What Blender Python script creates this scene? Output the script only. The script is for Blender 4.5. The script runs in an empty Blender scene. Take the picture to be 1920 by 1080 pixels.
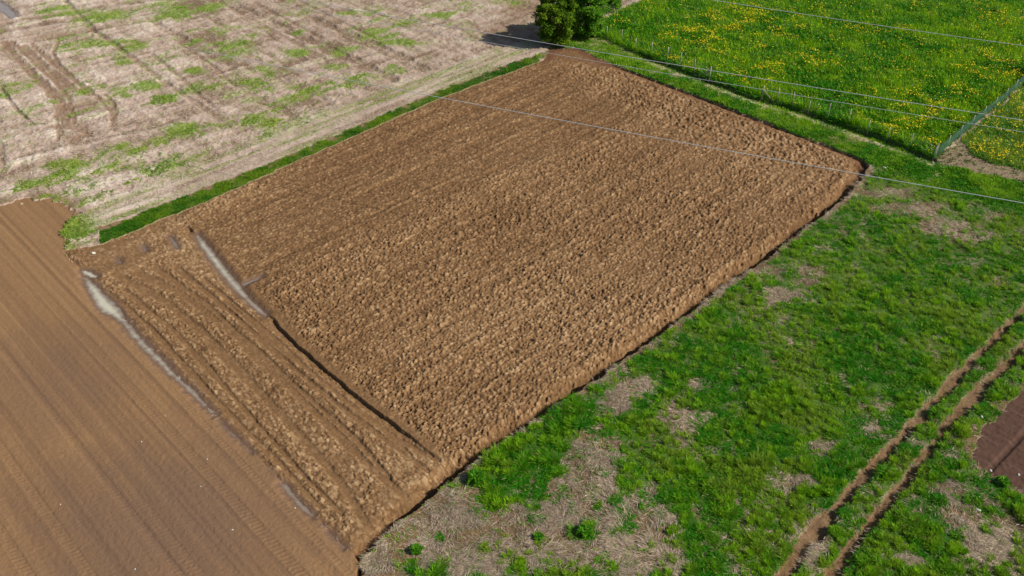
import bpy, math, random
import numpy as np

# ------------------------------------------------------------------ camera, sky, sun, exposure
S = bpy.context.scene
H, PITCH, FPX = 34.0, math.radians(37.8), 1642.0          # camera height, tilt down, focal length in photo pixels
cd = bpy.data.cameras.new('camera'); cam = bpy.data.objects.new('camera', cd); S.collection.objects.link(cam)
cam.location = (0, 0, H); cam.rotation_euler = (math.pi/2 - PITCH, 0, 0)
cd.sensor_width = 36.0; cd.lens = 36.0*FPX/1920.0; cd.clip_start = 0.5; cd.clip_end = 3000
S.camera = cam
SUN_EL = math.radians(39.0)
SUN_DIR = np.array([1.0, -0.28]); SUN_DIR /= np.linalg.norm(SUN_DIR)      # horizontal direction towards the sun
w = bpy.data.worlds.new('World'); S.world = w; w.use_nodes = True
sky = w.node_tree.nodes.new('ShaderNodeTexSky'); sky.sky_type = 'NISHITA'; sky.sun_disc = False
sky.sun_elevation = SUN_EL; sky.sun_rotation = math.atan2(SUN_DIR[0], SUN_DIR[1])
bg = w.node_tree.nodes['Background']; bg.inputs['Strength'].default_value = 0.07
w.node_tree.links.new(sky.outputs[0], bg.inputs['Color'])
sl = bpy.data.lights.new('sun', 'SUN'); sun = bpy.data.objects.new('sun', sl); S.collection.objects.link(sun)
sl.energy = 4.4; sl.angle = math.radians(0.5); sl.color = (1.0, 0.95, 0.86)
ce = math.cos(SUN_EL)
from mathutils import Vector
sun.rotation_euler = Vector((SUN_DIR[0]*ce, SUN_DIR[1]*ce, math.sin(SUN_EL))).to_track_quat('Z', 'Y').to_euler()
sun.location = (40, -10, 60)
S.view_settings.view_transform = 'Standard'; S.view_settings.look = 'None'
S.view_settings.exposure = 0.24; S.view_settings.gamma = 1.0; S.view_settings.use_curve_mapping = False
S.cycles.max_bounces = 6; S.cycles.transparent_max_bounces = 8

rng = np.random.default_rng(7)
random.seed(7)
F32 = np.float32
# ------------------------------------------------------------------ plan <-> photo survey helpers
SP, CP = math.sin(PITCH), math.cos(PITCH)
def ground(u, v, z=0.0):
    """survey point (photo pixel) -> plan position on the horizontal plane at height z"""
    u = np.asarray(u, dtype=float); v = np.asarray(v, dtype=float)
    a, b = (u-960)/FPX, (v-540)/FPX
    t = (H-z)/(SP + CP*b)
    return a*t, (CP - SP*b)*t
def at(u, v, z=0.0):
    x, y = ground(u, v, z); return float(x), float(y), z
AX = np.array([0.7107, 0.7035]); BX = np.array([-0.7035, 0.7107])   # along the ploughing / along the headland

# ------------------------------------------------------------------ noise
def hsh(ix, iy, seed):
    n = (ix.astype(np.int64)*374761393 + iy.astype(np.int64)*668265263 + seed*974634777) & 0xffffffff
    n = ((n ^ (n >> 13))*1274126177) & 0xffffffff
    n = ((n ^ (n >> 16))*2246822519) & 0xffffffff
    return ((n ^ (n >> 15)) & 0xffffff).astype(F32)/F32(0x1000000)
def vnoise(x, y, seed=0):
    ix = np.floor(x); iy = np.floor(y); fx = (x-ix).astype(F32); fy = (y-iy).astype(F32)
    fx = fx*fx*(3-2*fx); fy = fy*fy*(3-2*fy)
    a = hsh(ix, iy, seed); b = hsh(ix+1, iy, seed); c = hsh(ix, iy+1, seed); d = hsh(ix+1, iy+1, seed)
    return (a+(b-a)*fx) + ((c+(d-c)*fx) - (a+(b-a)*fx))*fy
def fbm(x, y, seed=0, octaves=4, gain=0.5):
    s = 0; amp = 1.0; tot = 0
    for o in range(octaves):
        s = s + amp*vnoise(x*2**o + 17.3*o, y*2**o - 9.1*o, seed+o*31); tot += amp; amp *= gain
    return s/tot
def sstep(a, b, x):
    t = np.clip((x-a)/(b-a), 0, 1); return t*t*(3-2*t)
def clods(x, y, cell, seed, direction, aspect=1.35, fill=1.0):
    """height (0..1) and identity (0..1) of a bed of broken lumps"""
    c, s = direction
    gx = (x*c + y*s)/(cell*aspect); gy = (-x*s + y*c)/cell
    ix0 = np.floor(gx); iy0 = np.floor(gy)
    best = np.zeros(x.shape, F32); ident = np.zeros(x.shape, F32)
    for di in (-1, 0, 1):
        for dj in (-1, 0, 1):
            ix = ix0+di; iy = iy0+dj
            r1 = hsh(ix, iy, seed); r2 = hsh(ix, iy, seed+1); r3 = hsh(ix, iy, seed+2); r4 = hsh(ix, iy, seed+3)
            dx = (gx-ix-r1).astype(F32); dy = (gy-iy-r2).astype(F32)
            ang = r4*F32(6.283); ca = np.cos(ang); sa = np.sin(ang)
            ex = dx*ca + dy*sa; ey = -dx*sa + dy*ca
            rad = 0.34 + 0.42*r3
            d = (np.abs(ex)/rad)**2.4 + (np.abs(ey)/(rad*(0.55+0.4*r1)))**2.4
            hh = np.where(d < 1, (0.35+0.65*hsh(ix, iy, seed+4))*(1-d)**0.55*(1 + 0.9*(ex*(r2-0.5)*2 + ey*(r1-0.5)*2)), 0)
            hh = np.where(hsh(ix, iy, seed+5) < fill, hh, 0).astype(F32)
            m = hh > best
            best = np.where(m, hh, best); ident = np.where(m, hsh(ix, iy, seed+6), ident)
    return best, ident

# ------------------------------------------------------------------ the terrain grid (one sheet, finer near the camera)
def steps(*parts):
    out = [np.arange(a, b, s) for a, b, s in parts]; return np.concatenate(out)
U1 = steps((-1300, -90, 11), (-90, 2010, 1.65), (2010, 3200, 11))
V1 = steps((-440, -60, 4.0), (-60, 1150, 1.15), (1150, 1700, 8))
NU, NV = len(U1), len(V1)
U, V = np.meshgrid(U1, V1)
X, Y = ground(U, V)
P = X*AX[0] + Y*AX[1]; Q = X*BX[0] + Y*BX[1]
def gpoly(pts):
    a = np.array(pts, float); x, y = ground(a[:, 0], a[:, 1]); return np.stack([x, y], 1)
def dist(pts, x=None, y=None, signed=False):
    """plan distance to a surveyed polyline; signed: positive on its right-hand side in plan"""
    x = X if x is None else x; y = Y if y is None else y
    g = gpoly(pts); best = np.full(x.shape, 1e9, F32); sg = np.ones(x.shape, F32)
    for (x0, y0), (x1, y1) in zip(g[:-1], g[1:]):
        dx, dy = x1-x0, y1-y0
        t = np.clip(((x-x0)*dx + (y-y0)*dy)/(dx*dx+dy*dy), 0, 1)
        ex = x-x0-t*dx; ey = y-y0-t*dy; d = ex*ex + ey*ey
        m = d < best; best = np.where(m, d, best).astype(F32)
        if signed: sg = np.where(m, np.where(dx*ey - dy*ex > 0, -1, 1), sg)
    d = np.sqrt(best)
    return d*sg if signed else d
def inside(pts, u, v):
    r = np.zeros(u.shape, bool); n = len(pts)
    for i in range(n):
        (x0, y0), (x1, y1) = pts[i], pts[(i+1) % n]
        if y0 == y1: continue
        c = ((y0 > v) != (y1 > v)) & (u < (x1-x0)*(v-y0)/(y1-y0) + x0)
        r ^= c
    return r
def blob(cu, cv, ru, rv, warp=0.35, seed=0):
    d = np.sqrt(((U-cu)/ru)**2 + ((V-cv)/rv)**2) + (NW-0.5)*2*warp
    return 1 - sstep(0.15, 1.55, d)
NW = fbm(X*0.9, Y*0.9, 401, 4)
NW2 = fbm(X*3.1, Y*3.1, 433, 3)
FN = fbm(X*1.7, Y*1.7, 447, 6, 0.72)          # fine broken detail
FN2 = fbm(X*5.0, Y*5.0, 449, 4, 0.75)
ST1 = fbm(P*0.22, Q*1.1, 461, 5, 0.62); ST2 = fbm(P*1.3, Q*0.35, 463, 4, 0.6)   # streaks along / across the ploughing
# ragged outline: shift the lookup by up to ~0.25 m
mpp = 1.0/np.maximum(8, FPX*(SP + CP*(V-540)/FPX)/H*1.0)     # metres per photo pixel
JU = (fbm(X*1.6, Y*1.6, 11, 3)-0.5)*0.55/mpp*1.0
JV = (fbm(X*1.6, Y*1.6, 12, 3)-0.5)*0.30/mpp
EU, EV = U+JU, V+JV

# ------------------------------------------------------------------ surveyed outlines
BANK = [(1630, 312), (1619, 330), (1586, 372), (1525, 417), (1440, 482), (1340, 554), (1280, 597), (1190, 660), (1103, 722), (1007, 789),
        (940, 833), (873, 883), (817, 926), (773, 962), (733, 999), (680, 1050), (668, 1085)]
WATER_EDGE = [(118, 470), (150, 505), (172, 530), (190, 552), (222, 578), (248, 612), (290, 655), (345, 716), (403, 775), (470, 843), (530, 905), (588, 964),
              (645, 1020), (690, 1075), (760, 1160)]
INNER = [(362, 432), (400, 474), (440, 520), (470, 552), (505, 590), (560, 648), (640, 716), (720, 780), (775, 822), (800, 842)]
STRIP_LO = [(190, 455), (250, 432), (320, 403), (390, 376), (470, 340), (560, 300), (660, 256), (760, 212), (830, 182), (900, 156), (960, 134), (1020, 112)]
STRIP_UP = [(185, 428), (250, 407), (320, 378), (390, 350), (470, 320), (560, 282), (660, 240), (760, 196), (830, 168), (900, 141), (960, 119), (1005, 104)]
FAR_EDGE = [(1020, 112), (1030, 92), (1085, 90), (1128, 112), (1210, 142), (1300, 176), (1380, 207), (1450, 234), (1530, 264), (1600, 291), (1620, 300), (1630, 312)]
FENCE = [(1088, 72), (1112, 68), (1138, 75), (1165, 86), (1191, 98), (1250, 118), (1301, 138), (1329, 149), (1428, 185), (1485, 201), (1551, 223), (1626, 249),
         (1705, 278), (1751, 297)]
NET = [(1751, 297), (1800, 256), (1836, 226), (1876, 194), (1912, 161), (1990, 92)]
POLY_TILLED = [(-1400, 390), (0, 386), (60, 372), (108, 378), (135, 396), (120, 430), (118, 470)] + WATER_EDGE[1:] + [(1200, 1800), (-1400, 1800)]
POLY_PLOUGH = [(118, 470), (190, 455)] + STRIP_LO[1:] + FAR_EDGE[1:] + BANK[1:] + [(690, 1075)] + WATER_EDGE[::-1][1:]
POLY_PLOUGH = [(118, 470), (190, 457)] + STRIP_LO[1:] + FAR_EDGE[1:] + BANK[1:] + [(690, 1075)] + WATER_EDGE[:-2][::-1]
POLY_STRIP = STRIP_LO + STRIP_UP[::-1]
POLY_MEADOW = FENCE + NET[1:] + [(2100, 0), (3300, -600), (1320, -600), (1205, 0), (1110, 45)]
POLY_MEADOW2 = [(1803, 262), (1836, 232), (1876, 199), (1912, 166), (1990, 97), (2200, -60), (3400, -300), (3400, 420), (1990, 325), (1920, 319), (1858, 304), (1815, 286)]
POLY_PATH = [(1735, 287), (1751, 297), (1803, 262), (1815, 286), (1858, 304), (1920, 319), (1990, 325), (2300, 380), (2300, 420), (1990, 352), (1920, 343), (1830, 324), (1770, 309)]
POLY_VERGE = [(1005, 104), (1040, 84), (1088, 72)] + FENCE[1:] + [(1770, 309), (1830, 324), (1920, 343), (1990, 352), (2300, 420), (3400, 560),
              (3400, 640), (2000, 425), (1920, 398), (1830, 378), (1740, 352), (1660, 330), (1630, 312)] + FAR_EDGE[::-1][1:]
POLY_PLOT = [(3300, 60), (2000, 665), (1920, 728), (1878, 768), (1838, 812), (1822, 843), (1830, 866), (1852, 888), (1880, 908), (1930, 928), (3300, 1500)]
POLY_LUSH = [(868, 912), (900, 872), (960, 825), (1040, 774), (1085, 752), (1100, 785), (1060, 835), (1015, 880), (985, 915), (930, 925)]
RUT_A = [(2100, 430), (1990, 522), (1920, 582), (1860, 640), (1800, 702), (1740, 764), (1680, 832), (1610, 906), (1550, 972), (1470, 1078), (1400, 1190)]
RUT_B = [(2100, 495), (1990, 582), (1920, 650), (1850, 720), (1790, 782), (1740, 845), (1690, 912), (1640, 970), (1560, 1078), (1490, 1190)]

# ------------------------------------------------------------------ region of every grid point
REG_STUBBLE, REG_TILLED, REG_PLOUGH, REG_STRIP, REG_VERGE, REG_PATH, REG_MEADOW, REG_MEADOW2, REG_PASTURE, REG_PLOT = range(10)
reg = np.full(U.shape, REG_STUBBLE, np.int8)
past = inside([(1630, 312), (1660, 330), (1740, 352), (1830, 378), (1920, 398), (2000, 425), (3400, 640), (3400, 1900), (300, 1900), (690, 1075)] + BANK[::-1][1:], EU, EV)
reg[past] = REG_PASTURE
reg[inside(POLY_MEADOW, EU, EV)] = REG_MEADOW
reg[inside(POLY_VERGE, EU, EV)] = REG_VERGE
reg[inside(POLY_MEADOW2, EU, EV)] = REG_MEADOW2
reg[inside(POLY_PATH, EU, EV)] = REG_PATH
reg[inside(POLY_TILLED, U+JU*1.6*(V < 480)+JU*0.6, V+JV*1.6*(V < 480)+JV*0.6)] = REG_TILLED
reg[inside([(a, b_+14) for a, b_ in STRIP_LO] + STRIP_UP[::-1], EU, EV)] = REG_STRIP
reg[inside(POLY_PLOUGH, U+JU*0.5, V+JV*0.5)] = REG_PLOUGH
reg[inside(POLY_PLOT, EU, EV)] = REG_PLOT

Z = np.zeros(U.shape, F32)
GREEN = np.zeros(U.shape, F32)      # cover of living green
DRY = np.full(U.shape, 0.5, F32)    # 0 damp, 1 bleached
BROWN = np.zeros(U.shape, F32)      # bare brown earth showing / wet earth
broad = (fbm(X*0.05, Y*0.05, 71, 4)-0.5)

# ---- stubble field
SB = reg == REG_STUBBLE
PATCH = [(440, 88, 55, 20), (325, 20, 48, 20), (195, 30, 60, 16), (110, 22, 50, 14), (250, 88, 40, 14), (500, 130, 34, 10), (635, 92, 44, 11), (700, 62, 48, 14), (755, 42, 42, 13),
         (825, 28, 36, 8), (280, 163, 30, 13), (310, 187, 34, 13), (225, 112, 24, 9), (480, 228, 60, 14), (540, 190, 26, 16), (570, 165, 50, 10), (235, 278, 50, 14),
         (130, 310, 60, 14), (180, 82, 40, 12), (370, 75, 20, 8), (60, 345, 40, 10), (390, 10, 40, 12), (565, 100, 30, 8), (370, 135, 26, 8), (455, 155, 40, 10), (620, 125, 30, 8),
         (560, 60, 24, 6), (650, 25, 30, 6), (750, 80, 46, 7), (240, 180, 18, 6), (345, 240, 50, 11)]
g = np.zeros(U.shape, F32)
for a in PATCH: g = np.maximum(g, blob(*a))
BAND1 = [(60, 350), (150, 318), (270, 275), (400, 240), (490, 220), (560, 187), (640, 160), (740, 130)]
BAND2 = [(120, 405), (230, 350), (330, 312), (470, 268), (560, 237), (640, 207), (760, 166), (900, 128), (1000, 96), (1080, 84)]
BAND3 = [(225, 355), (420, 312), (600, 250), (750, 195), (900, 150)]
g = np.maximum(g, 0.75*(1-sstep(0.3, 1.6, dist(BAND1) + (NW-0.5)*3.0)))
g = np.maximum(g, 0.60*(1-sstep(0.1, 0.75, dist(BAND2) + (NW-0.5)*1.4)))
g = np.maximum(g, 0.30*(1-sstep(0.1, 0.8, dist(BAND3) + (NW-0.5)*1.6)))
g = np.maximum(g, 0.50*sstep(0.50, 0.72, fbm(X*0.22, Y*0.22, 77, 5)))
g = np.maximum(g, 1.25*blob(150, 430, 56, 32)); g = np.maximum(g, 1.0*blob(124, 462, 24, 22)); g = np.maximum(g, 0.6*blob(180, 398, 50, 10))
g = sstep(0.22, 1.05, g*0.88 + 0.04 + 1.2*(FN-0.5) + 2.0*(ST1-0.5) + 1.1*(FN2-0.5))
tr = 1-sstep(0.5, 3.2, dist([(230, 400), (420, 318), (600, 242), (760, 178), (900, 124), (1005, 98)])-0.2)        # the straw-coloured headland track
g *= (1-0.75*tr)
g = np.maximum(g, 0.55*tr*sstep(0.50, 0.66, fbm(P*0.12, Q*2.4, 467, 4))*(0.5+FN2))
GREEN = np.where(SB, np.clip(g, 0, 1), GREEN)
b = np.zeros(U.shape, F32)
for pl, wd, st in (([(8, 80), (40, 118), (80, 158), (112, 185), (128, 240)], 0.42, .9), ([(45, 88), (85, 128), (130, 162), (168, 178)], 0.42, .9), ([(110, 72), (98, 98), (104, 122), (150, 160)], 0.16, .7),
                   ([(90, 172), (106, 205), (110, 252)], 0.22, .8), ([(130, 168), (190, 184), (212, 196), (215, 214)], 0.2, .7), ([(0, 92), (25, 110), (60, 135)], 0.3, .6), ([(135, 238), (160, 250), (140, 262)], .4, .8)):
    b = np.maximum(b, st*(1-sstep(wd*0.4, wd*1.5, dist(pl) + (NW-0.5)*0.7)))
for pl, wd, st in (([(20, 78), (58, 112), (100, 150), (128, 182), (140, 230)], .3, .9), ([(58, 82), (98, 118), (142, 152), (186, 186), (214, 214), (212, 236)], .3, .85), ([(112, 75), (100, 100), (112, 124), (138, 146), (158, 172)], .2, .9),
                   ([(100, 180), (112, 206), (118, 236), (108, 262)], .2, .9), ([(196, 176), (212, 192), (216, 212)], .2, .9)):
    b = np.maximum(b, st*(1-sstep(wd*0.4, wd*1.3, dist(pl) + (NW2-0.5)*0.4)))
for a in ((120, 178, 24, 14), (160, 200, 44, 16), (150, 236, 30, 12), (100, 68, 60, 12), (0, 55, 22, 20), (985, 12, 70, 24), (975, 60, 90, 22), (60, 402, 120, 14)):
    b = np.maximum(b, 0.75*blob(*a))
lines = np.zeros(U.shape, F32)
for pl, wd in (([(155, 42), (240, 102), (310, 156), (405, 217)], .22), ([(285, 102), (350, 155), (400, 200)], .16), ([(410, 0), (520, 62), (610, 112)], .22), ([(335, 80), (395, 120), (440, 160)], .14),
               ([(120, 0), (170, 50)], .2), ([(470, 0), (600, 70)], .16), ([(560, 0), (700, 70)], .15), ([(0, 165), (30, 205), (60, 232)], .12), ([(0, 270), (5, 320)], .2),
               ([(640, 0), (760, 45)], .14)):
    lines = np.maximum(lines, 1-sstep(wd*0.5, wd*2.0, dist(pl) + (NW-0.5)*0.25))
b = np.maximum(b, 0.5*lines)
BROWN = np.where(SB, np.clip(b, 0, 1), BROWN)
rx, ry = ground([0, 130], [165, 140]); rd = np.array([rx[1]-rx[0], ry[1]-ry[0]]); rd = rd/np.linalg.norm(rd)
drill = vnoise((-X*rd[1]+Y*rd[0])*1.5 + NW*0.4, (X*rd[0]+Y*rd[1])*0.05, 98)*(1-sstep(260, 420, U))
ridge = vnoise(P*0.55 + NW*0.5, Q*0.03, 96)*sstep(150, 330, U)*(1-tr); ridge = sstep(0.62, 0.80, ridge)
pinkish = sstep(0.35, 0.75, fbm(X*0.12, Y*0.12, 91, 4))
rows = vnoise(Q*2.2 + NW*1.2, P*0.22, 97)
tb = 1-sstep(0.1, 1.6, dist([(-1400, 390), (0, 386), (60, 372), (108, 378), (135, 396), (120, 430), (118, 470)]) + (NW-0.5)*1.6)
BROWN = np.where(SB, np.clip(np.maximum(BROWN, 1.1*tb + 1.6*(FN-0.5)*(tb > 0.02)), 0, 1), BROWN)
DRY = np.where(SB, np.clip(0.44 + 0.30*(rows-0.5) + 0.55*(fbm(X*1.1, Y*1.1, 99, 5)-0.5) + 0.8*(ST1-0.5) + 0.95*(ST2-0.5)*(1-tr) + 0.5*(FN2-0.5) + 0.12*tr + 0.55*(drill-0.25)*(U < 420) - 0.25*ridge, 0, 1), DRY)
Z = np.where(SB, 0.16*(fbm(X*2.0, Y*2.0, 55, 5)-0.5)*(1-0.6*tr) + 0.16*(ST2-0.5)*(1-tr) + 0.10*drill - 0.16*ridge + 0.12*(fbm(X*5, Y*5, 56, 3)-0.5)*(1-0.6*tr) - 0.10*lines - 0.13*b*(U < 240)*(V < 280) + 0.04*(rows-0.5), Z)

# ---- tilled field: long drilled lines, tyre tread prints
TL = reg == REG_TILLED
pp = P + 0.05*(fbm(P*0.3, Q*0.25, 15, 2)-0.5)
bands = vnoise(pp*0.9, Q*0.01, 21); fine = vnoise(pp*4.2, Q*0.03, 22); vfine = vnoise(pp*9.0, Q*0.08, 24)
def pofs(u, v):
    x, y = ground(u, v); return float(x*AX[0]+y*AX[1])
tread = np.zeros(U.shape, F32); tlane = np.zeros(U.shape, F32)
for (u, v, wd) in ((283, 770, .28), (117, 763, .28), (408, 905, .2), (67, 933, .26), (200, 905, .22), (30, 1040, .26), (350, 760, .15)):
    pc = pofs(u, v); dd = pp-pc
    m = 1-sstep(wd*0.75, wd, np.abs(dd))
    chev = 0.5+0.5*np.sin((Q*(2*math.pi/0.24)) + np.abs(dd)*9.0*np.sign(dd+0.001))
    tread = np.maximum(tread, m*chev*(0.35+0.9*vnoise(Q*0.12, pp*0+pc, 31))); tlane = np.maximum(tlane, m)
dark = np.zeros(U.shape, F32)
for (u, v, wd) in ((283, 890, .22), (150, 700, .30), (60, 720, .2), (215, 640, .14), (40, 950, .34), (470, 1000, .12), (130, 940, .2)):
    dark = np.maximum(dark, 1-sstep(wd*0.5, wd*1.4, np.abs(pp-pofs(u, v)) + (NW-0.5)*0.15))
damp = np.maximum(1.15*blob(300, 1000, 280, 200, 0.25), 0.7*blob(110, 720, 150, 120, 0.3))
DRY = np.where(TL, np.clip(0.58 + 0.16*(bands-0.5) + 0.15*(fine-0.5) + 0.16*(vfine-0.5) - 0.18*damp - 0.06*dark + 0.04*tlane - 0.07*tread + 0.20*(vnoise(pp*2.1, Q*0.012, 25)-0.5) + 0.22*(fbm(X*7, Y*7, 27, 3)-0.5) + 0.25*broad, 0, 1), DRY)
BROWN = np.where(TL, np.clip(0.55*damp + 0.08*dark, 0, 1), BROWN)
Z = np.where(TL, 0.035*(bands-0.5) + 0.018*(fine-0.5) + 0.010*(vfine-0.5) - 0.03*tlane + 0.017*tread - 0.025*dark + 0.035*(fbm(X*8, Y*8, 28, 3)-0.5), Z)

# ---- ploughed field
PL = reg == REG_PLOUGH
sel = np.where(PL.ravel())[0]
px, py, pP, pQ = X.ravel()[sel], Y.ravel()[sel], P.ravel()[sel], Q.ravel()[sel]
pu, pv = U.ravel()[sel], V.ravel()[sel]
ju, jv = JU.ravel()[sel]*2, JV.ravel()[sel]*2
def soft(poly, rad=0.8):
    ins = inside(poly, pu+ju, pv+jv); d = dist(poly+[poly[0]], px, py)
    return np.where(ins, 0.5+0.5*np.clip(d/rad, 0, 1), 0.5-0.5*np.clip(d/rad, 0, 1))
dI = dist(INNER, px+0.14*(vnoise(px*1.3, py*1.3, 501)-0.5), py+0.14*(vnoise(px*1.3, py*1.3, 502)-0.5), True)             # + : right of the line when walking it
dB = dist(BANK, px, py); dW = dist(WATER_EDGE, px, py); dF = dist(FAR_EDGE, px, py); dS = dist(STRIP_LO, px, py)
headland = soft([(118, 470), (190, 455), (330, 400), (362, 432)] + INNER[1:] + [(870, 870), (760, 965), (690, 1060)] + WATER_EDGE[:-2][::-1], 0.25)
farstrip = soft([(1040, 118), (1130, 112), (1300, 176), (1620, 292), (1600, 352), (1450, 310), (1300, 262), (1190, 222), (1090, 165)], 1.5)
smooth = soft([(365, 432), (560, 300), (900, 150), (1030, 112), (1095, 165), (1190, 222), (1110, 262), (900, 330), (700, 425), (480, 540), (430, 500)], 1.2)
cA, iA = clods(px, py, 0.158, 1001, AX, 1.4)
cB, iB = clods(px, py, 0.10, 1101, AX, 1.2)
cC, iC = clods(px, py, 0.27, 1201, AX, 1.6, 0.25)
cH, iH = clods(px, py, 0.19, 1301, BX, 1.7)
cH2, iH2 = clods(px, py, 0.115, 1401, BX, 1.5)
rown = vnoise(pQ*1.05 + 0.6*fbm(px*0.3, py*0.3, 33, 2), pP*0.05, 34)        # furrow slices run along AX
rowh = vnoise(pP*1.2 + 0.6*fbm(px*0.3, py*0.3, 35, 2), pQ*0.05, 36)
big = fbm(px*0.35, py*0.35, 37, 3)
cD, iD = clods(px, py, 0.52, 1501, AX, 1.9, 0.13)
amp = (0.62+0.9*big)*(1-0.45*smooth)
rip = vnoise(pQ*3.4 + 1.0*fbm(px*0.4, py*0.4, 40, 2), pP*0.12, 41)
zm = amp*(0.105*cA + 0.06*cB + 0.09*cC + 0.06*cD) + 0.08*(rown-0.5) + 0.10*(rip-0.5) - 0.05
zf = (0.75+0.5*big)*(0.17*cH + 0.07*cH2 + 0.10*cC) + 0.10*(rowh-0.5) - 0.05
zh = (0.0+0.95*fbm(px*0.6, py*0.6, 39, 3))*(0.125*cH + 0.085*cH2 + 0.06*cC + 0.05*cD) + 0.07*(rowh-0.5) - 0.09
zz = zm*(1-farstrip) + zf*farstrip; zz = zz*(1-headland) + zh*headland
idn = np.where(headland > 0.5, np.where(cH > 0.25, iH, iH2), np.where(farstrip > 0.5, np.where(cH > 0.2, iH, iH2), np.where(cA > 0.25, iA, iB)))
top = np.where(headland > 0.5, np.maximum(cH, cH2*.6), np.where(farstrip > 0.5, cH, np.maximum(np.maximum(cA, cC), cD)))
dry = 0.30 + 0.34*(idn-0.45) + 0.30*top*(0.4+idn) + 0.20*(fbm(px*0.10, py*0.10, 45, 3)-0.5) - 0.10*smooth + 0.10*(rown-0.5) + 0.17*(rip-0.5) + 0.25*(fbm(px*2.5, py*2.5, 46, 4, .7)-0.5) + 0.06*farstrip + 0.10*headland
# wheel ruts over the headland
rut = np.zeros(px.shape, F32)
for pl, wd in (([(215, 512), (300, 556), (380, 622), (470, 716), (560, 812), (640, 905), (690, 985)], .27), ([(255, 508), (340, 548), (440, 626), (530, 712), (620, 800), (700, 880), (760, 930)], .27),
               ([(200, 545), (280, 610), (350, 690), (430, 775), (520, 862), (600, 950)], .17), ([(330, 500), (440, 590), (540, 680), (650, 770), (740, 835), (800, 880)], .19),
               ([(230, 540), (320, 612), (400, 700), (480, 790), (560, 880), (640, 960)], .16), ([(290, 500), (390, 570), (480, 655), (575, 740), (670, 825), (730, 895)], .18),
               ([(380, 520), (480, 602), (590, 700), (690, 780), (770, 850)], .14),
               ([(420, 560), (520, 645), (640, 742), (740, 818), (820, 860)], .18)):
    rut = np.maximum(rut, 1-sstep(wd*0.6, wd*1.35, dist(pl, px, py) + (big-0.5)*0.25))
rut *= headland
zz = zz*(1-0.78*rut) - 0.13*rut + 0.004*rut*np.sin(pQ*2*math.pi/0.22)
dry = dry*(1-0.6*rut) + 0.19*rut
# smooth bare shoulders: beside the bank, the inner furrow, the far corner
sb = 1-sstep(0.45, 0.90, dB + (big-0.5)*0.7 + (cC-0.1)*0.5)
zz = zz*(1-0.95*sb) + sb*(-0.04) - 0.70*(1-sstep(0.30, 1.35, dB + (big-0.5)*0.2 + (cC-0.1)*0.15 + (cA-0.3)*0.10))
dry = dry*(1-0.85*sb) + 0.10*sb + 0.10*sb*(cB-0.3)
din = np.where(dI > 0, 9, -dI) if False else np.abs(dI)
leftside = dI > 0
near_i = din < 1.4
step_r = (1-sstep(0.3, 0.75, din))*(~leftside)
zz = np.where(near_i & ~leftside, zz*(1-0.8*step_r) + 0.03*step_r, zz)
zl = (1-np.clip((din+(big-0.5)*0.3)/0.95, 0, 1))**1.3*(1-0.8*sstep(740, 800, pu))
zz = np.where(near_i & leftside, zz*(1-0.8*zl) - 0.24*zl, zz)
dry = np.where(near_i, dry*(1-0.6*np.maximum(step_r, zl*leftside)) + 0.2*np.maximum(step_r, zl*leftside), dry)
corner = np.zeros(px.shape, F32)
for (cu, cv, ru, rv) in ((1075, 101, 60, 15), (1150, 118, 60, 9), (1040, 100, 22, 16), (705, 1010, 60, 60), (740, 930, 60, 26), (1625, 335, 40, 26), (210, 480, 70, 34)):
    d = np.sqrt(((pu-cu)/ru)**2 + ((pv-cv)/rv)**2) + (big-0.5)*0.6
    corner = np.maximum(corner, 1-sstep(0.6, 1.15, d))
fedge = 1-sstep(0.35, 0.9, dF + (big-0.5)*0.7)
wedge = 0.8*(1-sstep(0.08, 0.32, dW + (big-0.5)*0.3))
sedge = 1-sstep(0.15, 0.5, dS + (big-0.5)*0.4)
sm = np.maximum(np.maximum(corner*0.8, fedge), 0.7*np.maximum(wedge, sedge))
zz = zz*(1-0.75*sm) - 0.03*sm - 0.10*wedge - 0.17*(1-sstep(0.1, 0.7, dF))*sstep(1120, 1180, pu)
dry = dry*(1-0.5*sm) + 0.19*sm
zz = zz + 0.025*(fbm(px*9, py*9, 47, 3)-0.5)
Zf = Z.ravel().copy(); Zf[sel] = zz; Z = Zf.reshape(U.shape)
Df = DRY.ravel().copy(); Df[sel] = np.clip(dry, 0, 1); DRY = Df.reshape(U.shape)
Bf = BROWN.ravel().copy(); Bf[sel] = np.clip(0.8*fedge + 0.4*wedge + 0.35*np.maximum(corner*(pv < 200), 0), 0, 1); BROWN = Bf.reshape(U.shape)

# ---- grass strips, verge, paths, meadows
ST = reg == REG_STRIP
BROWN = np.where(ST, 0.7, BROWN); DRY = np.where(ST, 0.1, DRY)
GREEN = np.where(ST, np.clip(0.75+1.3*(NW2-0.5)+1.4*(FN-0.5), 0.1, 1)*sstep(0.0, 0.35, dist(STRIP_UP)+(FN-0.50)*2.6), GREEN); Z = np.where(ST, 0.04*(NW2-0.5), Z)
VG = reg == REG_VERGE
dFe = dist(FENCE)
pale = 0.8*(1-sstep(0.15, 0.85, np.abs(dFe-1.05) + (NW-0.5)*0.7 + (FN2-0.5)*1.2))*sstep(1150, 1230, U)
bareV = np.clip(np.maximum(blob(1030, 98, 50, 14), np.maximum(blob(1655, 330, 60, 20), blob(1560, 262, 60, 8))*0.8), 0, 1)
gv = 0.55 + 0.9*(fbm(P*0.5, Q*2.0, 121, 4)-0.35)
gv = np.clip(gv + 1.2*(FN-0.5), 0, 1)*(1-0.92*pale)*(1-0.85*bareV)
gv = np.where(dFe < 0.7, gv*0.4, gv)
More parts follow.
